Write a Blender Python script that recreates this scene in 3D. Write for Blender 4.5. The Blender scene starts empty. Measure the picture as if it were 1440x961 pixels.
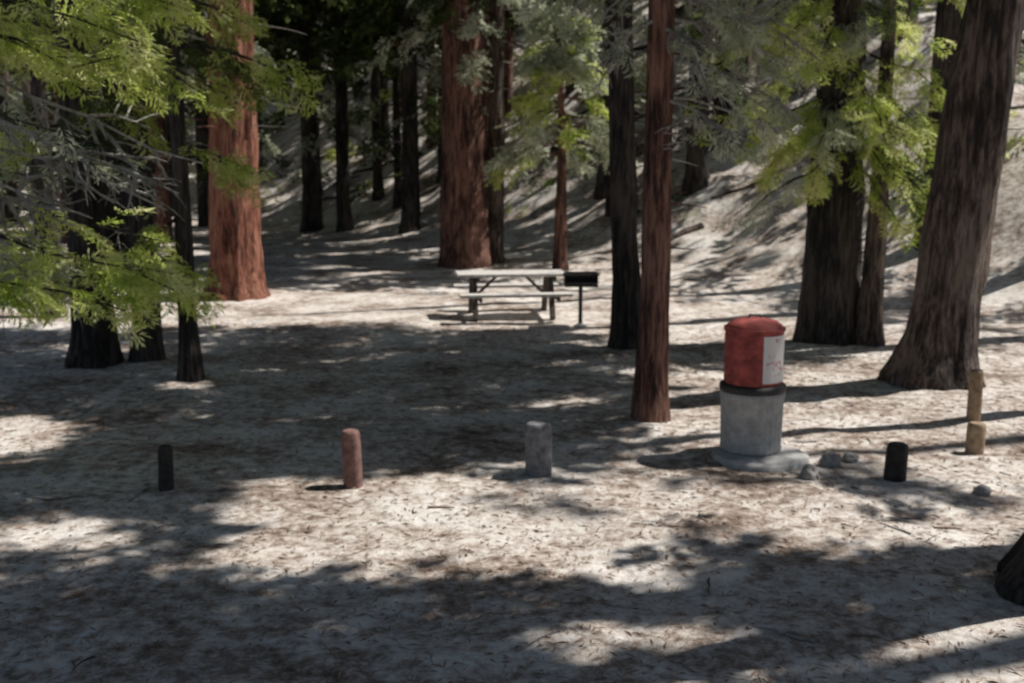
import bpy, math, random
import numpy as np
from mathutils import Vector, noise as mn

random.seed(7); rng = np.random.default_rng(7)
scene = bpy.context.scene
scene.view_settings.view_transform = 'Standard'; scene.view_settings.look = 'None'
scene.view_settings.exposure = 0; scene.view_settings.gamma = 1
DOF = True

# ------------------------------------------------------------------ light
EL = math.radians(55); AZ = math.radians(72.4)
S = np.array([math.sin(AZ)*math.cos(EL), math.cos(AZ)*math.cos(EL), math.sin(EL)])
w = bpy.data.worlds.new("World"); scene.world = w; w.use_nodes = True
nt = w.node_tree; bg = nt.nodes["Background"]
sky = nt.nodes.new("ShaderNodeTexSky"); sky.sky_type = 'NISHITA'; sky.sun_disc = False
sky.sun_elevation = EL; sky.sun_rotation = AZ
nt.links.new(sky.outputs[0], bg.inputs[0]); bg.inputs[1].default_value = 0.065
sl = bpy.data.lights.new("sun", 'SUN'); sl.energy = 5.0; sl.angle = math.radians(0.53); sl.color = (1, .96, .90)
so = bpy.data.objects.new("sun", sl); scene.collection.objects.link(so)
so.rotation_euler = Vector(S).to_track_quat('Z', 'Y').to_euler(); so.location = (20, 8, 30)

cam = bpy.data.cameras.new("camera"); co = bpy.data.objects.new("camera", cam)
scene.collection.objects.link(co); scene.camera = co
co.location = (0, 0, 2.8); co.rotation_euler = (math.radians(90-9.5), 0, 0)
cam.sensor_width = 36; cam.lens = 38.6; cam.clip_end = 1000; cam.clip_start = .05
if DOF:
    cam.dof.use_dof = True; cam.dof.focus_distance = 3.2; cam.dof.aperture_fstop = 4.0

# ------------------------------------------------------------------ materials
def newmat(name):
    m = bpy.data.materials.new(name); m.use_nodes = True
    return m, m.node_tree, m.node_tree.nodes["Principled BSDF"]
def N(t, ty, **kw):
    n = t.nodes.new(ty)
    for k, v in kw.items():
        if k in n.inputs: n.inputs[k].default_value = v
        else: setattr(n, k, v)
    return n
def ramp(t, stops, fac):
    r = t.nodes.new("ShaderNodeValToRGB"); e = r.color_ramp.elements
    while len(e) < len(stops): e.new(.5)
    for el, (p, c) in zip(e, stops): el.position = p; el.color = (*c, 1)
    t.links.new(fac, r.inputs[0]); return r.outputs[0]
def coords(t, scale=(1, 1, 1)):
    tc = t.nodes.new("ShaderNodeTexCoord"); mp = t.nodes.new("ShaderNodeMapping")
    mp.inputs["Scale"].default_value = scale
    t.links.new(tc.outputs["Object"], mp.inputs[0]); return mp.outputs[0]
def bump(t, b, h, dist, strength=1.0):
    n = t.nodes.new("ShaderNodeBump"); n.inputs["Distance"].default_value = dist
    n.inputs["Strength"].default_value = strength
    t.links.new(h, n.inputs["Height"]); t.links.new(n.outputs[0], b.inputs["Normal"])

def bark(name, dark, mid, light):
    m, t, b = newmat(name)
    c = coords(t, (11, 11, 1.3))
    n1 = N(t, "ShaderNodeTexNoise", Scale=1.5, Detail=5.0, Roughness=.75); t.links.new(c, n1.inputs["Vector"])
    c2 = coords(t, (1, 1, .6))
    n2 = N(t, "ShaderNodeTexNoise", Scale=1.6, Detail=2.0); t.links.new(c2, n2.inputs["Vector"])
    mx = N(t, "ShaderNodeMath", operation='MULTIPLY_ADD'); mx.inputs[1].default_value = .68
    t.links.new(n1.outputs[0], mx.inputs[0])
    m3 = N(t, "ShaderNodeMath", operation='MULTIPLY'); m3.inputs[1].default_value = .32
    t.links.new(n2.outputs[0], m3.inputs[0]); t.links.new(m3.outputs[0], mx.inputs[2])
    t.links.new(ramp(t, [(.42, dark), (.49, mid), (.58, light)], mx.outputs[0]), b.inputs["Base Color"])
    b.inputs["Roughness"].default_value = .95
    bump(t, b, n1.outputs[0], .14); return m
B_RED = bark("bark_red", (.06, .024, .016), (.33, .115, .07), (.56, .27, .18))
B_DARK = bark("bark_dark", (.012, .01, .01), (.045, .036, .033), (.13, .105, .09))
B_GREY = bark("bark_grey", (.025, .018, .015), (.11, .08, .068), (.31, .235, .195))
B_BRN = bark("bark_brown", (.03, .015, .012), (.17, .075, .055), (.42, .22, .16))
TWIG = bark("dead_twig", (.3, .28, .25), (.55, .52, .48), (.68, .65, .6))

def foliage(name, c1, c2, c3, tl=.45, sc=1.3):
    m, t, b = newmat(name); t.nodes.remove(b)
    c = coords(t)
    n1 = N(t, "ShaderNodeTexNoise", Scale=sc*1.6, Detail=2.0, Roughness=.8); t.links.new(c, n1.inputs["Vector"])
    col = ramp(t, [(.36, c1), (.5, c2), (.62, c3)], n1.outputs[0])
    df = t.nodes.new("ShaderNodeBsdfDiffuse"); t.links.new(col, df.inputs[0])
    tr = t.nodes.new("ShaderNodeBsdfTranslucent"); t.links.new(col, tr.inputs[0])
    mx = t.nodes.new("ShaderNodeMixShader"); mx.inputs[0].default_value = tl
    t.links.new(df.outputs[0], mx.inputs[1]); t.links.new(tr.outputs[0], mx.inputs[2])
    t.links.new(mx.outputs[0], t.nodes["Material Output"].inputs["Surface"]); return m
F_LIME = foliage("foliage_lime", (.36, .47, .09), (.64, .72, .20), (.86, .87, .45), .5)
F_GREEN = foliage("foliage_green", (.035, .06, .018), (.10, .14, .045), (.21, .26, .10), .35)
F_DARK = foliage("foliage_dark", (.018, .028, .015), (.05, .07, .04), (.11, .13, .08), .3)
F_GREY = foliage("foliage_overexposed", (.33, .36, .25), (.56, .60, .44), (.76, .78, .63), .45)  # grey-white leaf colour carries the wash-out of overexposed sunlit foliage
MATS = [B_RED, B_DARK, B_GREY, B_BRN, TWIG, F_LIME, F_GREEN, F_DARK, F_GREY]
RED, DARK, GREY, BRN, TW, LIME, GREEN, FDK, FGY = range(9)

m, t, b = newmat("forest_floor"); G_MAT = m
c = coords(t)
n1 = N(t, "ShaderNodeTexNoise", Scale=.8, Detail=4.0, Roughness=.65); t.links.new(c, n1.inputs["Vector"])
n2 = N(t, "ShaderNodeTexNoise", Scale=7.0, Detail=6.0, Roughness=.8); t.links.new(c, n2.inputs["Vector"])
a1 = N(t, "ShaderNodeMath", operation='MULTIPLY_ADD'); a1.inputs[1].default_value = .45; t.links.new(n1.outputs[0], a1.inputs[0])
a2 = N(t, "ShaderNodeMath", operation='MULTIPLY'); a2.inputs[1].default_value = .55; t.links.new(n2.outputs[0], a2.inputs[0])
t.links.new(a2.outputs[0], a1.inputs[2])
t.links.new(ramp(t, [(.38, (.13, .088, .062)), (.45, (.36, .285, .235)), (.51, (.63, .56, .50)), (.58, (.83, .785, .735))], a1.outputs[0]), b.inputs["Base Color"])
b.inputs["Roughness"].default_value = 1
bump(t, b, n2.outputs[0], .04, 1)

def simple(name, c1, c2, sc=6, rough=.8, metal=0, bd=.004, lo=.35, hi=.65):
    m, t, b = newmat(name); c = coords(t)
    n1 = N(t, "ShaderNodeTexNoise", Scale=float(sc), Detail=5.0, Roughness=.65); t.links.new(c, n1.inputs["Vector"])
    t.links.new(ramp(t, [(lo, c1), (hi, c2)], n1.outputs[0]), b.inputs["Base Color"])
    b.inputs["Roughness"].default_value = rough; b.inputs["Metallic"].default_value = metal
    bump(t, b, n1.outputs[0], bd); return m
M_TABLE = simple("weathered_wood", (.46, .43, .40), (.72, .69, .65), 9)
M_TLEG = simple("stained_wood", (.05, .04, .03), (.12, .09, .07), 9)
M_STEEL = simple("black_iron", (.02, .02, .02), (.05, .045, .04), 12, .6)
M_CONC = simple("concrete", (.34, .33, .32), (.54, .53, .51), 10, .9)
M_REDP = simple("rusty_red_paint", (.20, .04, .035), (.52, .11, .09), 9, .8)
M_WHITE = simple("drum_sunlit_patch", (.55, .22, .19), (.82, .78, .76), 9, .6, 0, .004, .36, .45)  # blown-out sunlight on the red drum, painted as mottled pinkish white
M_ROCK = simple("granite", (.22, .21, .2), (.42, .40, .38), 8, .9, 0, .02)
M_PRED = simple("post_red_wood", (.12, .065, .055), (.28, .155, .13), 14, .9)
M_PGREY = simple("post_grey_wood", (.10, .10, .11), (.26, .26, .27), 14, .9)
M_PDARK = simple("post_charred_wood", (.015, .013, .012), (.05, .045, .04), 14, .9)
M_PTAN = simple("post_tan_wood", (.22, .15, .09), (.42, .31, .20), 14, .9)

# ------------------------------------------------------------------ mesh builder
class MB:
    def __init__(s): s.v = []; s.f = []; s.n = 0
    def add(s, v, f, mat, smooth=False):
        v = np.asarray(v, float); f = np.asarray(f, int)
        s.v.append(v); s.f.append((f + s.n, mat, smooth)); s.n += len(v)
    def build(s, name, mats):
        me = bpy.data.meshes.new(name); V = np.concatenate(s.v)
        me.vertices.add(len(V)); me.vertices.foreach_set("co", V.ravel())
        li = np.concatenate([f.ravel() for f, _, _ in s.f])
        tot = np.concatenate([np.full(len(f), f.shape[1]) for f, _, _ in s.f])
        mi = np.concatenate([np.full(len(f), m_) for f, m_, _ in s.f])
        sm = np.concatenate([np.full(len(f), k) for f, _, k in s.f])
        me.loops.add(len(li)); me.loops.foreach_set("vertex_index", li.astype(np.int32))
        me.polygons.add(len(tot)); st = np.concatenate([[0], np.cumsum(tot)[:-1]])
        me.polygons.foreach_set("loop_start", st.astype(np.int32))
        me.polygons.foreach_set("loop_total", tot.astype(np.int32))
        me.polygons.foreach_set("material_index", mi.astype(np.int32))
        me.polygons.foreach_set("use_smooth", sm.astype(bool))
        for q in mats: me.materials.append(q)
        me.update(calc_edges=True); me.validate()
        global NF; NF += len(tot)
        o = bpy.data.objects.new(name, me); scene.collection.objects.link(o); return o
NF = 0

def tube(mb, P, R, seg, mat, rough=0.0, cap=False, seed=0.0):
    P = np.asarray(P, float); R = np.asarray(R, float); n = len(P)
    T = np.gradient(P, axis=0); T /= np.linalg.norm(T, axis=1)[:, None] + 1e-9
    ref = np.array([1., 0, 0]) if abs(T[0][2]) > .8 else np.array([0., 0, 1.])
    U = np.cross(T, ref); U /= np.linalg.norm(U, axis=1)[:, None] + 1e-9
    W = np.cross(T, U)
    a = np.linspace(0, 2*math.pi, seg, endpoint=False)
    rr = R[:, None]*np.ones(seg)
    if rough:
        for i in range(n):
            for j in range(seg):
                rr[i, j] *= 1 + rough*(mn.noise(Vector((math.cos(a[j])*3.2+seed, math.sin(a[j])*3.2, P[i][2]*.7)))
                                       + .5*mn.noise(Vector((math.cos(a[j])*8+seed, math.sin(a[j])*8, P[i][2]*2))))
    V = P[:, None, :] + rr[..., None]*(np.cos(a)[None, :, None]*U[:, None, :] + np.sin(a)[None, :, None]*W[:, None, :])
    V = V.reshape(-1, 3)
    i = np.arange(n-1)[:, None]*seg; j = np.arange(seg)[None, :]; j2 = (j+1) % seg
    F = np.stack([i+j, i+j2, i+seg+j2, i+seg+j], -1).reshape(-1, 4)
    mb.add(V, F, mat, True)
    if cap: mb.add(V[-seg:], np.arange(seg)[None, :], mat)

def ground_z(x, y):
    toe = 33 - 1.3*x
    toe = np.clip(toe, 17.5, 50)
    d = y - toe
    sp = np.where(d > 12, d, np.log1p(np.exp(np.clip(d, -30, 12)/1.6))*1.6)
    return .40*np.minimum(sp, 110)
def gz(x, y):
    b_ = float(ground_z(np.array(float(x)), np.array(float(y))))
    k = min(b_, 1)
    return (b_ + .08*mn.noise(Vector((x*.35, y*.35, 0))) + .035*mn.noise(Vector((x*1.7, y*1.7, 3))) + .012*mn.noise(Vector((x*5, y*5, 3)))
            + k*(.45*mn.noise(Vector((x*.2, y*.2, 5))) + .22*mn.noise(Vector((x*.7, y*.7, 9))) + .1*mn.noise(Vector((x*1.9, y*1.9, 2)))))

# ------------------------------------------------------------------ ground
def axis(n, ext, k, c0, lo, hi):
    u = np.linspace(-1, 1, n); v = c0 + ext*np.sinh(k*u)/math.sinh(k)
    return v[(v >= lo) & (v <= hi)]
gx = axis(340, 260, 5.2, 0, -260, 260); gy = axis(440, 300, 5.2, 10, -80, 300)
V = np.array([(x, y, gz(x, y)) for y in gy for x in gx])
nx = len(gx); ii = np.arange(len(gy)-1)[:, None]*nx; jj = np.arange(nx-1)[None, :]
F = np.stack([ii+jj, ii+jj+1, ii+nx+jj+1, ii+nx+jj], -1).reshape(-1, 4)
mb = MB(); mb.add(V, F, 0, True); mb.build("ground", [G_MAT])

# ------------------------------------------------------------------ wanted ground shade; unseen overhead foliage is shaped to cast it
def ell(x, y, cx, cy, rx, ry):
    return ((x-cx)/rx)**2 + ((y-cy)/ry)**2 < 1
def shade_map(x, y):
    """how much shade is wanted at a ground position; foliage is placed to cast it"""
    n1 = mn.noise(Vector((x*.75, y*1.5, 1.3))); n2 = mn.noise(Vector((x*2.2, y*3.4, 7.7))); n3 = mn.noise(Vector((x*4.5, y*6, 2.2)))
    nn = n1*.6 + n2*.5
    edge = 6.85 + .12*x*x*(.5 if x > 0 else .35) + .3*n2
    if y < edge:
        if ell(x, y, 1.0, 6.05, .45, .32) or ell(x, y, .30, 5.95, .4, .26): return 0
        if x > 1.9 and y < 6.5: return 0 if nn < .25 else .9
        return 1.0
    if -9 < x < -4.4 and 8.2 < y < 11.3: return 0
    if y < 9.1 and -2.4 < x < .9: return 1 if n2*.5+n3*.6 < -.27 else 0
    if y < 9.9 and x <= -2.4: return 1 if nn+.3*n3 < .22 else 0
    if y < 9.7 and x >= .9: return 1 if nn+.4*n3 < -.03 else 0
    if y < 9.9 and x > -2.4 and x < .9: return 1 if nn+.3*n3 < .08 else 0
    if 14 < y < 17 and 0 < x < 1.4: return 1 if nn < 0 else 0
    if y < 17.9 and x < 1.35 + .3*n1: return 1 if nn+.3*n3 < .30 else 0
    if y < 18.0: return .9 if nn < -.18 else 0
    if y < 23.4 and -10.5 < x < 5: return 1 if nn+.3*n3 < -.36 else 0
    if 25.5 < y < 28.6 and -5.5 < x < 1.8: return 1 if nn < -.25 else 0
    if y < 32 and x < -1: return 1 if nn < .2 else 0
    if y < 30: return .9 if nn < -.03 else 0
    k1 = mn.noise(Vector((x*.22+y*.1, y*.45-x*.25, 1.3))); k2 = mn.noise(Vector((x*.9, y*1.1, 7.7)))
    return 1 if k1*.7+k2*.4 < (.08 if y < 60 else .2) else 0
CX0, CY0, CS = -60, -12, .2; CNX, CNY = 600, 640
SHADE = np.array([[shade_map(CX0+i*CS, CY0+j*CS) for i in range(CNX)] for j in range(CNY)], np.float32)
def keep_mask(P, T):
    """foliage stays only where its shadow lands on wanted shade"""
    if len(P) == 0: return np.zeros(0, bool)
    r = rng.random(len(P)); k = np.ones(len(P), bool)
    for f in (.1, .8):
        q = P*(1-f)+T*f; g = q.copy(); z = np.zeros(len(q))
        for _ in range(4):
            g = q - S*((q[:, 2]-z)/S[2])[:, None]; z = ground_z(g[:, 0], g[:, 1])
        i = np.clip(((g[:, 0]-CX0)/CS).astype(int), 0, CNX-1); j = np.clip(((g[:, 1]-CY0)/CS).astype(int), 0, CNY-1)
        k &= r < SHADE[j, i]
    return k

# ------------------------------------------------------------------ foliage sprays
def make_spray(nb, nl, leafl, leafw, seed):
    r = random.Random(seed); vs = []; fs = []
    def leaf(p, d, L, W):
        d = d/np.linalg.norm(d); s = np.cross(d, (0, 0, 1)); s /= np.linalg.norm(s)+1e-9
        s = s*math.cos(.5) + np.array([0, 0, 1])*math.sin(r.uniform(-.7, .7))
        k = len(vs); vs.extend([p, p+d*L*.5+s*W, p+d*L, p+d*L*.5-s*W]); fs.append((k, k+1, k+2, k+3))
    for i in range(nb):
        tt = .08 + .9*i/nb; p0 = np.array([tt, 0, -.12*tt*tt])
        for sd in (-1, 1):
            ang = r.uniform(.6, 1.0)*sd; L = (.42*(1-.75*tt)+.06)*r.uniform(.75, 1.2)
            d = np.array([math.cos(ang), math.sin(ang), r.uniform(-.35, .1)])
            for q in range(nl):
                p = p0 + d*L*(q+.3)/nl
                dd = d + np.array([r.uniform(-.5, .5), r.uniform(-.5, .5), r.uniform(-.3, .3)])
                leaf(p, dd, leafl*r.uniform(.7, 1.3), leafw*r.uniform(.7, 1.3))
    leaf(np.array([.9, 0, -.1]), np.array([1., 0, -.2]), leafl, leafw)
    return np.array(vs), np.array(fs)
FINE = [make_spray(8, 4, .19, .025, i) for i in range(4)]
MED = [make_spray(6, 2, .26, .055, 10+i) for i in range(4)]
CAN_T = [make_spray(4, 2, .30, .095, 30+i) for i in range(4)]
COARSE = [make_spray(4, 1, .42, .11, 20+i) for i in range(4)]

def sprays(mb, P, D, Sc, mat, tmpl, masked=False):
    P = np.asarray(P, float).reshape(-1, 3); D = np.asarray(D, float).reshape(-1, 3); Sc = np.asarray(Sc, float)
    if len(P) == 0: return
    D = D/(np.linalg.norm(D, axis=1)[:, None]+1e-9)
    if masked:
        k = keep_mask(P, P+D*Sc[:, None]); P, D, Sc = P[k], D[k], Sc[k]
        if len(P) == 0: return
    which = rng.integers(0, len(tmpl), len(P))
    for k, (tv, tf) in enumerate(tmpl):
        s_ = which == k
        if not s_.any(): continue
        p, d, sc = P[s_], D[s_], Sc[s_]; n = len(p)
        up = np.array([0, 0, 1.]) + rng.normal(0, .45, (n, 3))
        y = np.cross(up, d); y /= np.linalg.norm(y, axis=1)[:, None]+1e-9
        z = np.cross(d, y)
        V = p[:, None, :] + sc[:, None, None]*(tv[None, :, 0:1]*d[:, None, :] + tv[None, :, 1:2]*y[:, None, :] + tv[None, :, 2:3]*z[:, None, :])
        F = tf[None] + (np.arange(n)*len(tv))[:, None, None]
        mb.add(V.reshape(-1, 3), F.reshape(-1, 4), mat)

# ------------------------------------------------------------------ trees
ALL = []
class Tree:
    def __init__(s, name, x, y, H, r, lean=(0, 0), flare=.35, bark=DARK, seg=20, rtop=.04):
        s.name = name; s.x = x; s.y = y; s.H = H; s.r = r; s.lean = lean; s.bark = bark; s.mb = MB(); s.z0 = gz(x, y)
        s.sd = random.uniform(0, 100)
        zs = np.concatenate([np.linspace(-.25, 1.2, 12), np.arange(1.4, 7, .25), np.arange(7.2, H, .8)])
        pts = np.array([s.at(z) for z in zs]); rad = s.rad(zs) + flare*r*np.exp(-np.maximum(zs, 0)/.35)
        tube(s.mb, pts, rad, seg, bark, .22, seed=s.sd); ALL.append(s)
    def rad(s, z): return s.r*(1-.93*np.clip(z/s.H, 0, 1)**1.1)
    def at(s, z):
        wob = .07*mn.noise(Vector((z*.3, s.sd, 0)))
        return np.array([s.x+s.lean[0]*z+wob, s.y+s.lean[1]*z, s.z0+z])
    def limb(s, za, P, r0=.045, sag=.12, mat=None, jit=.06):
        A = s.at(za); P = np.asarray(P, float); L = np.linalg.norm(P-A); n = max(5, int(L/.4))
        u = np.linspace(0, 1, n)[:, None]; pts = A*(1-u)+P*u
        pts[:, 2] += sag*L*np.sin(u[:, 0]*math.pi)
        pts[1:-1] += rng.normal(0, jit*min(1, L/4), (n-2, 3))
        tube(s.mb, pts, np.linspace(r0, r0*.22, n), 6, s.bark if mat is None else mat)
        return pts
    def fronds(s, pts, n, size, mat, tmpl, spread=.25, u0=.3, droop=-.25, masked=False):
        L = len(pts)-1; u = (u0+(1-u0)*rng.random(n)**.8)*L*.999
        i = u.astype(int); fr = (u-i)[:, None]; p = pts[i]*(1-fr)+pts[i+1]*fr
        d = pts[i+1]-pts[i]; d /= np.linalg.norm(d, axis=1)[:, None]
        side = np.cross(d, (0, 0, 1)); sg = rng.choice([-1, 1], n)[:, None]
        D = d*.7 + side*sg*rng.uniform(.3, 1, (n, 1)) + np.array([0, 0, 1])*rng.normal(droop, .3, (n, 1))
        p = p + rng.normal(0, spread*.35, (n, 3))
        sprays(s.mb, p, D, size*rng.uniform(.6, 1.25, n), mat, tmpl, masked)
    def twigs(s, pts, n, L, mat=TW, r=.007):
        for _ in range(n):
            i = random.randrange(1, len(pts)-1); p = pts[i]
            d = pts[i+1]-pts[i]; d = d/np.linalg.norm(d) + rng.normal(0, .6, 3); d[2] -= .25
            l = L*random.uniform(.4, 1.2); k = 5; q = [p]
            for a in range(k):
                d = d + rng.normal(0, .22, 3); q.append(q[-1]+d/np.linalg.norm(d)*l/k)
            tube(s.mb, q, np.linspace(r, r*.35, k+1), 4, mat)
            for a in range(1, k):
                e = d*.5+rng.normal(0, .8, 3); e /= np.linalg.norm(e)
                tube(s.mb, [q[a], q[a]+e*l*.2, q[a]+e*l*.38+np.array([0, 0, -.03])], [r*.6, r*.5, r*.2], 3, mat)
    def stubs(s, n, z0, z1, L=.5):
        for _ in range(n):
            z = random.uniform(z0, z1); a = random.uniform(0, 6.28); l = L*random.uniform(.3, 1.3)
            P = s.at(z)+np.array([math.cos(a)*(l+s.r), math.sin(a)*(l+s.r), random.uniform(-.25, .1)*l])
            s.limb(z, P, .016, .02, TW if random.random() < .5 else None, .02)
    def done(s): return s.mb.build(s.name, MATS)

A = Tree("conifer_tree", 1.50, 11.6, 17, .165, (.012, 0), .3, BRN)
Bt = Tree("conifer_tree", 1.69, 16.1, 20, .205, (-.035, 0), .3, DARK)
C = Tree("conifer_tree", 5.35, 13.7, 22, .40, (.10, 0), .55, GREY, 40)
D = Tree("conifer_tree", 4.85, 16.7, 18, .42, (0, 0), .25, DARK, 28)
D2 = Tree("conifer_tree", 5.42, 16.4, 9, .17, (.01, 0), .6, GREY)
E = Tree("cedar_tree", -5.73, 22.5, 26, .50, (.03, 0), .45, RED, 48)
Ft = Tree("conifer_tree", -1.25, 28.5, 25, .58, (0, 0), .2, BRN, 36)
F2 = Tree("conifer_tree", -.45, 29.2, 22, .24, (.01, 0), .2, GREY)
G1 = Tree("young_conifer_tree", 1.2, 27.3, 6.5, .17, (0, 0), .3, BRN)
L1 = Tree("conifer_tree", -4.1, 13.7, 12, .115, (0, 0), .6, DARK)
L2 = Tree("conifer_tree", -5.75, 14.9, 15, .27, (-.01, 0), .4, DARK)
L2b = Tree("conifer_tree", -5.1, 15.1, 13, .19, (.02, 0), .4, DARK)
L3 = Tree("conifer_tree", -8.15, 19.4, 14, .17, (0, 0), .3, DARK)
R1 = Tree("conifer_tree", 3.60, 6.75, 16, .22, (.09, 0), 1.1, DARK, 28)
O = [Tree("conifer_tree", *q) for q in [(7.2, 8.6, 17, .3), (8.2, 5.2, 18, .3), (11, 8.5, 19, .35), (6.5, 2.6, 18, .3),
     (6.8, 12.25, 18, .15), (10.2, 17.5, 20, .35), (-7.2, 8.6, 15, .28), (3.2, -3.0, 18, .3), (11.5, 2.2, 18, .3), (13.5, 13.5, 20, .3), (-8, 2, 18, .3)]]
K = [Tree("conifer_tree", *q) for q in [(-7.35, 40.5, 22, .36), (-6.0, 39.5, 22, .25), (-5.2, 43, 22, .2), (-8.9, 37, 24, .3),
     (-11.5, 33, 24, .35), (-10.2, 28, 22, .28), (-3.4, 37, 20, .28), (9.2, 24, 22, .3), (5.2, 31, 22, .3), (12.5, 22, 22, .35), (2.9, 34, 22, .25), (-13.5, 26, 22, .3), (-14.5, 22, 22, .25),
     (-9.9, 41, 22, .18), (-4.2, 41, 21, .15), (-8.1, 46, 22, .2), (-2.6, 42, 20, .18), (-12.5, 38, 22, .22)]]

HT = [(q, q.x, q.y) for q in ALL if q.H > 11]
nclump = 0
def shade_clumps(xs, ys, step, n, rad, smin, smax, tmpl):  # unseen foliage added sunward of each shaded spot to cast the wanted shadow
    global nclump
    for gy_ in ys:
        for gx_ in xs:
            x = gx_ + random.uniform(-.5, .5)*step; y = gy_ + random.uniform(-.5, .5)*step
            if shade_map(x, y) < .3: continue
            z0 = float(ground_z(np.array(x), np.array(y))); h = random.uniform(7.6, 12.5)
            p = np.array([x, y, z0]) + S*h/S[2]
            best = min(HT, key=lambda q: (q[1]+q[0].lean[0]*h-p[0])**2+(q[2]-p[1])**2)
            tr = best[0]; dist = math.hypot(best[1]-p[0], best[2]-p[1])
            za = max(3.5, min(tr.H-1.5, p[2]-tr.z0-.28*dist))
            if dist > .5: tr.limb(za, p, .010+.006*dist, .06)
            q = p + rng.uniform(-1, 1, (n, 3))*np.array([rad, rad, .5])
            D_ = (q-p)*np.array([1, 1, .3])+rng.normal(0, .3, (n, 3))
            sprays(tr.mb, q, D_, rng.uniform(smin, smax, n), GREEN, tmpl, True); nclump += 1
shade_clumps(np.arange(-11, 8, .55), np.arange(-1, 10.5, .55), .55, 22, .42, .28, .55, CAN_T)
shade_clumps(np.arange(-13, 9, .62), np.arange(10.5, 24, .62), .62, 19, .45, .4, .7, CAN_T)
shade_clumps(np.arange(-17, 10, 1.0), np.arange(24, 40, 1.0), 1.0, 20, .75, .7, 1.2, COARSE)
# tree tops above
for tr in ALL:
    if tr.H < 11: continue
    z = 6.5 if tr in K else 12.5-min(tr.z0, 3)
    while z < tr.H-.3:
        for _ in range(4):
            a = random.uniform(0, 6.283); R = (tr.H-z)/(tr.H-6)*2.6+.4
            P = tr.at(z)+np.array([math.cos(a)*R, math.sin(a)*R, -.25*R])
            if not keep_mask(P[None], tr.at(z)[None])[0]: continue
            pts = tr.limb(z, P, .03, .08)
            tr.fronds(pts, 12, .85, GREEN, COARSE, masked=True)
        z += .6

# visible low limbs ------------------------------------------------------
LT = O[6]     # tree just outside the left edge
def leafy(tr, za, P, n, size, mat, tmpl=FINE, r0=.03, sag=.08, **k):
    pts = tr.limb(za, P, r0, sag); tr.fronds(pts, n, size, mat, tmpl, **k); return pts
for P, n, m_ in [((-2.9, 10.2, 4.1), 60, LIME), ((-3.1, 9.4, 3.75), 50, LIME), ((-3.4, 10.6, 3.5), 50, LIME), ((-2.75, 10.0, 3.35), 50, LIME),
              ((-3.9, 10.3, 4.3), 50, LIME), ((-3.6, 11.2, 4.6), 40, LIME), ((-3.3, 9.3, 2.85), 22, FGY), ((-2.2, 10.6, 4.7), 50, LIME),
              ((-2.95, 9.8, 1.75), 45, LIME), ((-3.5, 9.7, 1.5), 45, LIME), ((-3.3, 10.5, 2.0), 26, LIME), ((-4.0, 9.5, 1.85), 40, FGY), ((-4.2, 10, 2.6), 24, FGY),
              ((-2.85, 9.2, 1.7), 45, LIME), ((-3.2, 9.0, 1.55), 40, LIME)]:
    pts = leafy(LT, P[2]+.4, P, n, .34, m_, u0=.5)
    LT.twigs(pts, 4, .6)
for P in [(-3.0, 9.6, 2.35), (-3.2, 10, 2.55), (-3.6, 9.4, 2.3), (-2.9, 10.4, 2.75), (-3.9, 9.8, 2.2), (-2.8, 9.3, 2.5)]:
    pts = LT.limb(P[2]+.6, P, .038, .1, TW); LT.twigs(pts, 18, .7, r=.019)
for tr in (L1, L2, L2b):
    for _ in range(7):
        z = random.uniform(2.8, 5.5); a = random.uniform(0, 6.28); R = random.uniform(.8, 1.8)
        leafy(tr, z, tr.at(z)+np.array([math.cos(a)*R, math.sin(a)*R, -.3*R]), 20, .38, random.choice([LIME, LIME, GREEN]))
    tr.stubs(10, .8, 5, .6)
for P in [(-4.6, 13.9, 1.3), (-3.9, 13.3, 1.0), (-4.4, 13.2, 1.7)]:
    leafy(L1, P[2]+.4, P, 16, .3, LIME)
# tree A : lichen-grey low limbs; overexposure is put into the grey sprays' colour
for P, n, m_ in [((.2, 11.3, 4.3), 22, FGY), ((.9, 11.0, 3.7), 14, FGY), ((2.4, 11.2, 4.0), 30, FGY), ((2.7, 11.5, 3.3), 26, FGY), ((2.3, 11.0, 2.9), 18, FGY),
              ((2.9, 11.9, 3.7), 24, FGY), ((2.1, 12.2, 4.4), 24, FGY), ((.7, 12.0, 4.2), 18, FGY), ((1.9, 10.8, 3.6), 12, FGY), ((3.0, 12.3, 2.9), 16, LIME), ((3.2, 12.0, 3.9), 22, LIME)]:
    pts = A.limb(P[2]+.5, P, .022, .08, TW); A.fronds(pts, n, .26, m_, FINE); A.twigs(pts, 9, .55, r=.014)
A.stubs(14, 1.6, 4, .35); Bt.stubs(16, 2, 6, .6); C.stubs(6, 2.5, 5.5, .4)
# tree D : drooping crown
for k in range(34):
    z = random.uniform(2.6, 6.2); a = random.uniform(2.6, 6.9); R = random.uniform(1.0, 2.0)
    P = D.at(z)+np.array([math.cos(a)*R, math.sin(a)*R, -.55*R+.1])
    right = P[0] > 4.9
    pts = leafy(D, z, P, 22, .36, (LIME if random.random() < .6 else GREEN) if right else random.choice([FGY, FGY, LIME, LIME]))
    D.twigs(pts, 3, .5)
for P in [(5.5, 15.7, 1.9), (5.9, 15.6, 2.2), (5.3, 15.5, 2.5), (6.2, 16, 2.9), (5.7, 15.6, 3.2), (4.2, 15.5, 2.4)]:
    leafy(D, P[2]+1, P, 26, .36, LIME)
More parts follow.
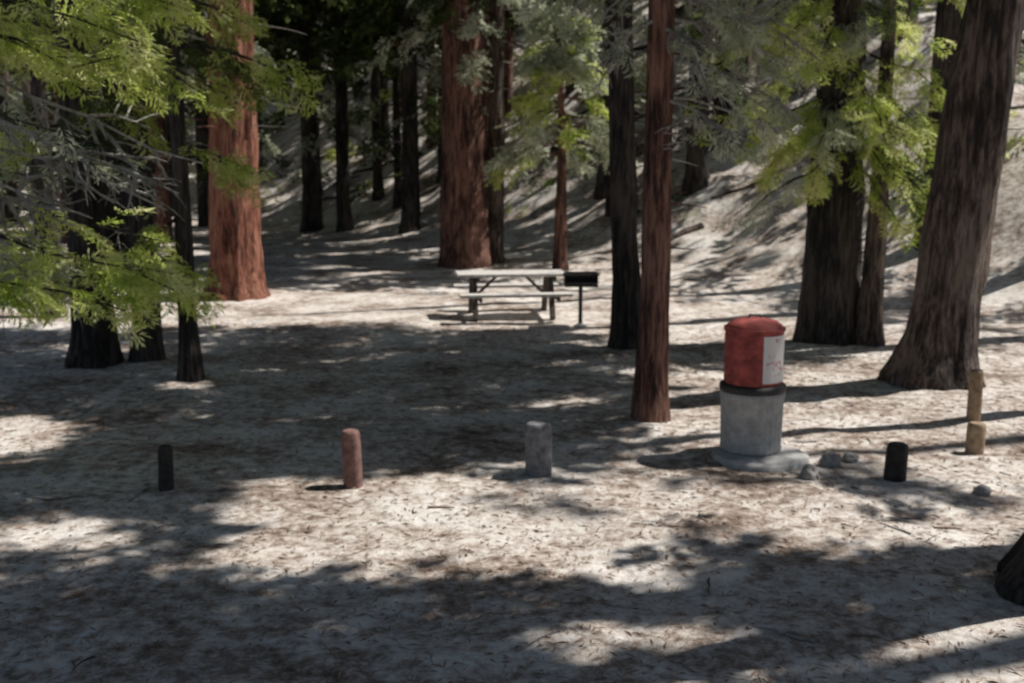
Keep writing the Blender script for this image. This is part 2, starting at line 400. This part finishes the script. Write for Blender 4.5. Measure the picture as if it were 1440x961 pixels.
# young tree behind the table
for k in range(44):
    z = random.uniform(2.4, 6.3); a = random.uniform(0, 6.28); R = (7-z)/4.6*1.7+.2
    leafy(G1, z, G1.at(z)+np.array([math.cos(a)*R, math.sin(a)*R, -.3*R]), 20, .45, random.choice([FGY, FGY, FGY, LIME]), MED)
for tr in (E, Ft, F2):
    tr.stubs(18, 3, 8, 1.0)
for k in range(14):
    tr = random.choice([Ft, F2]); z = random.uniform(5, 8.5); a = random.uniform(3, 6.6); R = random.uniform(1.5, 3)
    leafy(tr, z, tr.at(z)+np.array([math.cos(a)*R, math.sin(a)*R, -.4*R]), 20, .5, random.choice([GREEN, FDK, FGY]), MED)
for tr in K:
    tr.stubs(12, 2, 9, 1.3)
    for k in range(8):
        z = random.uniform(3, 9); a = random.uniform(0, 6.3); R = random.uniform(1.2, 2.6)
        leafy(tr, z, tr.at(z)+np.array([math.cos(a)*R, math.sin(a)*R, -.4*R]), 12, .6, random.choice([GREEN, FDK, FGY]) if tr.x < 0 else random.choice([GREEN, FGY, LIME]), MED)
for tr in ALL: tr.done()

# ------------------------------------------------------------------ distant forest mass
fm = MB(); placed = []
tries = 0
while len(placed) < 300 and tries < 8000:
    tries += 1
    y = random.uniform(31, 95); x = random.uniform(-.58*y-3, .58*y+3)
    if y < 36 and x < 2: continue
    if min([(x-a)**2+(y-b_)**2 for a, b_ in placed] or [99]) < 3.2: continue
    if min([(x-q.x)**2+(y-q.y)**2 for q in ALL]) < 3: continue
    placed.append((x, y)); z0 = gz(x, y); H = random.uniform(15, 26); r = random.uniform(.10, .34)
    lx = random.uniform(-.03, .03); zs = np.array([-.3, .3, 2, 5, 9, 14, H])
    zs = zs[zs <= H]
    tube(fm, np.stack([x+lx*zs, y+0*zs, z0+zs], 1), r*(1.15-zs/H), 9, random.choice([DARK, DARK, GREY, BRN]), .08, seed=x)
    cs = random.choice([1.2, 2.5, 4, 6]); n = int((H-cs)*4.5)
    z = cs+(H-cs)*rng.random(n)**.9; R = ((H-z)/(H-cs)*2.5+.3)*rng.uniform(.25, 1, n); a = rng.uniform(0, 6.283, n)
    P = np.stack([x+np.cos(a)*R, y+np.sin(a)*R, z0+z-.25*R], 1)
    Dd = np.stack([np.cos(a), np.sin(a), np.full(n, -.35)], 1)
    mt = random.choice([GREEN, FDK, FGY, FGY, LIME]) if cs < 3 else random.choice([GREEN, FDK, FGY])
    lo = z < 6.5; sc = rng.uniform(.8, 1.6, n)
    sprays(fm, P[lo], Dd[lo], sc[lo]*.7, mt, MED if y < 45 else CAN_T)
    sprays(fm, P[~lo], Dd[~lo], sc[~lo]*1.2, mt, COARSE, y < 80)
    for _ in range(14):
        zz = random.uniform(1.5, 9); aa = random.uniform(0, 6.28); l = random.uniform(.5, 2.0)
        tube(fm, [(x, y, z0+zz), (x+math.cos(aa)*l*.5, y+math.sin(aa)*l*.5, z0+zz+.05), (x+math.cos(aa)*l, y+math.sin(aa)*l, z0+zz-.2)], [.04, .028, .01], 4, TW)
fm.build("distant_forest", MATS)

# understory on the slope
um = MB()
for _ in range(130):
    y = random.uniform(24, 60); x = random.uniform(-.5*y, .5*y)
    if ground_z(np.array(x), np.array(y)) < 1.0: continue
    z0 = gz(x, y); R = random.uniform(.3, 1.0); n = int(30*R)
    d = rng.normal(0, 1, (n, 3)); d[:, 2] = abs(d[:, 2]); d /= np.linalg.norm(d, axis=1)[:, None]
    sprays(um, np.array([x, y, z0])+d*R*.5, d, np.full(n, R*.7), random.choice([LIME, GREEN, GREEN, FDK, FGY]), MED)
um.build("undergrowth_shrubs", MATS)
# fallen logs and limbs on the slope
gm = MB()
for _ in range(60):
    y = random.uniform(20, 55); x = random.uniform(-.5*y, .5*y)
    if ground_z(np.array(x), np.array(y)) < .6: continue
    a_ = random.uniform(-.6, .6)+random.choice([0, 3.1]); l = random.uniform(1, 4); r = random.uniform(.03, .10)
    q = [(x+math.cos(a_)*l*u, y+math.sin(a_)*l*u, gz(x+math.cos(a_)*l*u, y+math.sin(a_)*l*u)+r*.5) for u in np.linspace(0, 1, 12)]
    tube(gm, q, np.linspace(r, r*.6, 12), 9, random.choice([0, 1, 1]), .1, True, seed=x)
gm.build("fallen_logs", [B_DARK, B_GREY])

# ------------------------------------------------------------------ forest litter
lm = MB(); n = 30000
x = rng.uniform(-8, 8, n); y = 4.5+14*rng.random(n)**1.4
a = rng.uniform(0, 6.28, n); L = rng.uniform(.015, .06, n); W = rng.uniform(.002, .007, n)
z = np.array([gz(p, q) for p, q in zip(x, y)])+.005
dx, dy = np.cos(a)*L, np.sin(a)*L; wx, wy = -np.sin(a)*W, np.cos(a)*W; up = rng.uniform(0, .015, n)
Vv = np.stack([np.stack([x-dx, y-dy, z], 1), np.stack([x+wx, y+wy, z+up], 1), np.stack([x+dx, y+dy, z+up*.4], 1), np.stack([x-wx, y-wy, z+.002], 1)], 1).reshape(-1, 3)
lm.add(Vv, np.arange(4*n).reshape(-1, 4), 0)
for _ in range(90):
    px, py = random.uniform(-6, 6.5), 5+random.random()**1.3*13; a_ = random.uniform(0, 6.28); l = random.uniform(.1, .4)
    q = [];
    for k in range(5):
        a_ += random.uniform(-.3, .3); q.append((px, py, gz(px, py)+.008)); px += math.cos(a_)*l/4; py += math.sin(a_)*l/4
    tube(lm, q, np.linspace(.009, .003, 5)*random.uniform(.5, 1.3), 5, random.choice([1, 2, 2]))
lm.build("forest_litter", [simple("needle_litter", (.18, .11, .075), (.42, .31, .24), 30), B_BRN, TWIG])

def rock(name, x, y, r, sq=(1, 1, .7)):
    import bmesh
    bm = bmesh.new(); bmesh.ops.create_icosphere(bm, subdivisions=4, radius=r)
    for v in bm.verts:
        k = 1+.35*mn.noise(v.co/r*1.3+Vector((x, y, 0)))+.1*mn.noise(v.co/r*4)
        v.co = Vector((v.co.x*sq[0]*k, v.co.y*sq[1]*k, v.co.z*sq[2]*k))
    me = bpy.data.meshes.new(name); bm.to_mesh(me); bm.free(); me.materials.append(M_ROCK)
    o = bpy.data.objects.new(name, me); scene.collection.objects.link(o); o.location = (x, y, gz(x, y)+r*.25)
rock("rock", 2.92, 9.75, .10, (1, 1, .9)); rock("rock", 2.62, 9.35, .10, (.8, 1, .9)); rock("rock", 3.15, 9.9, .08)
rock("rock", 4.0, 9.0, .07)

# ------------------------------------------------------------------ posts
def post(x, y, h, r, mat, tilt=0.0):
    mb = MB(); z0 = gz(x, y); zs = np.array([-.2, 0, .25*h, .5*h, .75*h, h-.03, h-.008, h])
    rs = np.array([r*1.03, r*1.02, r, r*.99, r*.98, r*.96, r*.86, r*.72])
    tube(mb, np.stack([x+tilt*zs, y+0*zs, z0+zs], 1), rs, 18, 0, .16, True, seed=x*7)
    mb.build("wooden_bollard_post", [mat])
post(-2.94, 9.0, .38, .065, M_PDARK, .03); post(-1.38, 9.2, .50, .08, M_PRED, -.03)
post(.24, 9.56, .47, .12, M_PGREY); post(3.39, 9.4, .33, .095, M_PDARK, .04)
post(4.50, 10.36, .30, .085, M_PTAN, .03); post(5.0, 11.6, .56, .075, M_PTAN)

# ------------------------------------------------------------------ bevelled boxes / table / grill
def box(mb, c, s, mat=0, R=None):
    c = np.array(c, float); h = np.array(s, float)/2
    v = np.array([[i, j, k] for i in (-1, 1) for j in (-1, 1) for k in (-1, 1)], float)*h
    if R is not None: v = v @ np.array(R).T
    mb.add(v+c, [(0, 1, 3, 2), (4, 6, 7, 5), (0, 4, 5, 1), (2, 3, 7, 6), (0, 2, 6, 4), (1, 5, 7, 3)], mat)
def bev(o, wd=.006):
    md = o.modifiers.new("bevel", 'BEVEL'); md.width = wd; md.segments = 2; md.limit_method = 'ANGLE'
def rx(a): c_, s_ = math.cos(a), math.sin(a); return [[1, 0, 0], [0, c_, -s_], [0, s_, c_]]
def ry(a): c_, s_ = math.cos(a), math.sin(a); return [[c_, 0, s_], [0, 1, 0], [-s_, 0, c_]]
mb = MB()
for i in range(5): box(mb, (0, (i-2)*.148, .755), (1.95, .14, .05))
for sd in (-1, 1):
    for k in (0, 1): box(mb, (0, sd*(.66+.148*k), .455), (1.95, .14, .05))
    for ex in (-.68, .68):
        box(mb, (ex, sd*.36, .365), (.09, .12, .82), 1, rx(sd*.42))
for ex in (-.68, .68):
    box(mb, (ex+.068, 0, .385), (.045, 1.62, .09), 1); box(mb, (ex+.068, 0, .685), (.045, .70, .085), 1)
    box(mb, (ex*.62, 0, .56), (.50, .05, .05), 1, ry(math.copysign(.75, ex)))
o = mb.build("picnic_table", [M_TABLE, M_TLEG]); bev(o)
o.location = (-.02, 19.6, gz(0, 19.6)); o.rotation_euler = (0, 0, math.radians(7))

mb = MB(); gx0, gy0 = 1.17, 18.6
tube(mb, [(0, 0, -.2), (0, 0, .70)], [.035, .035], 14, 0)
tube(mb, [(0, 0, 0), (0, 0, .02), (0, 0, .06)], [.12, .11, .04], 14, 1)
box(mb, (0, 0, .71), (.56, .42, .012)); box(mb, (0, .205, .82), (.56, .012, .21))
for sx in (-1, 1):
    box(mb, (sx*.276, 0, .82), (.012, .398, .21)); box(mb, (sx*.30, -.12, .905), (.02, .03, .05))
box(mb, (0, -.205, .75), (.54, .012, .07))
for i in range(13): box(mb, (-.24+i*.04, 0, .895), (.012, .40, .012))
for yy in (-.18, .18): box(mb, (0, yy, .882), (.53, .014, .012))
tube(mb, [(-.15, -.21, .90), (-.15, -.33, .92), (.15, -.33, .92), (.15, -.21, .90)], [.009]*4, 8, 0)
o = mb.build("barbecue_grill", [M_STEEL, M_CONC]); o.location = (gx0, gy0, gz(gx0, gy0))

# ------------------------------------------------------------------ trash can
def lathe(mb, prof, seg, mat, rib=0, nr=0, c=(0, 0)):
    a = np.linspace(0, 2*math.pi, seg, endpoint=False)
    V = []
    for r, z in prof:
        rr = r*(1+rib*np.cos(a*nr)) if rib and r > .2 else r+0*a
        V.append(np.stack([c[0]+rr*np.cos(a), c[1]+rr*np.sin(a), np.full(seg, z)], 1))
    V = np.concatenate(V); n = len(prof)
    i = np.arange(n-1)[:, None]*seg; j = np.arange(seg)[None, :]; j2 = (j+1) % seg
    mb.add(V, np.stack([i+j, i+j2, i+seg+j2, i+seg+j], -1).reshape(-1, 4), mat, True)
mb = MB()
lathe(mb, [(.01, .0), (.275, .0), (.285, .02), (.285, .05), (.28, .06), (.285, .30), (.29, .50), (.30, .52), (.30, .56), (.285, .575)], 120, 0, .012, 30)
lathe(mb, [(.24, .57), (.305, .575), (.312, .60), (.305, .635), (.26, .65)], 48, 3)
lathe(mb, [(.255, .64), (.27, .66), (.272, .9), (.268, .905), (.272, .91), (.272, 1.10), (.268, 1.16), (.25, 1.20), (.20, 1.235), (.13, 1.252), (.05, 1.262), (.001, 1.263)], 64, 1)
lathe(mb, [(.274, 1.145), (.284, 1.15), (.284, 1.175), (.274, 1.18)], 64, 1)
def patch(a0, a1, z0, z1, r, mat):
    a = np.linspace(a0, a1, 14); V = np.concatenate([np.stack([r*np.cos(a), r*np.sin(a), np.full(14, z)], 1) for z in (z0, z1)])
    mb.add(V, [(i, i+1, i+15, i+14) for i in range(13)], mat, True)
patch(math.radians(-84), math.radians(-12), .68, 1.12, .276, 2)  # sunlit side of the drum, painted on as a pale patch
patch(math.radians(-150), math.radians(-100), .90, 1.08, .2765, 1)
tube(mb, [(-.06, 0, 1.25), (-.05, 0, 1.29), (.05, 0, 1.29), (.06, 0, 1.25)], [.01]*4, 8, 3)
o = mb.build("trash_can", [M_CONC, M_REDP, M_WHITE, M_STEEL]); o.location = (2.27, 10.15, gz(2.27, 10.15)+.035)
mb = MB()
lathe(mb, [(.001, .05), (.42, .05), (.45, .035), (.46, -.06)][::-1], 40, 0)
o = mb.build("concrete_pad", [M_CONC]); o.location = (2.33, 10.0, gz(2.33, 10.0)-.015)
print("shade_clumps", nclump, "faces", NF)
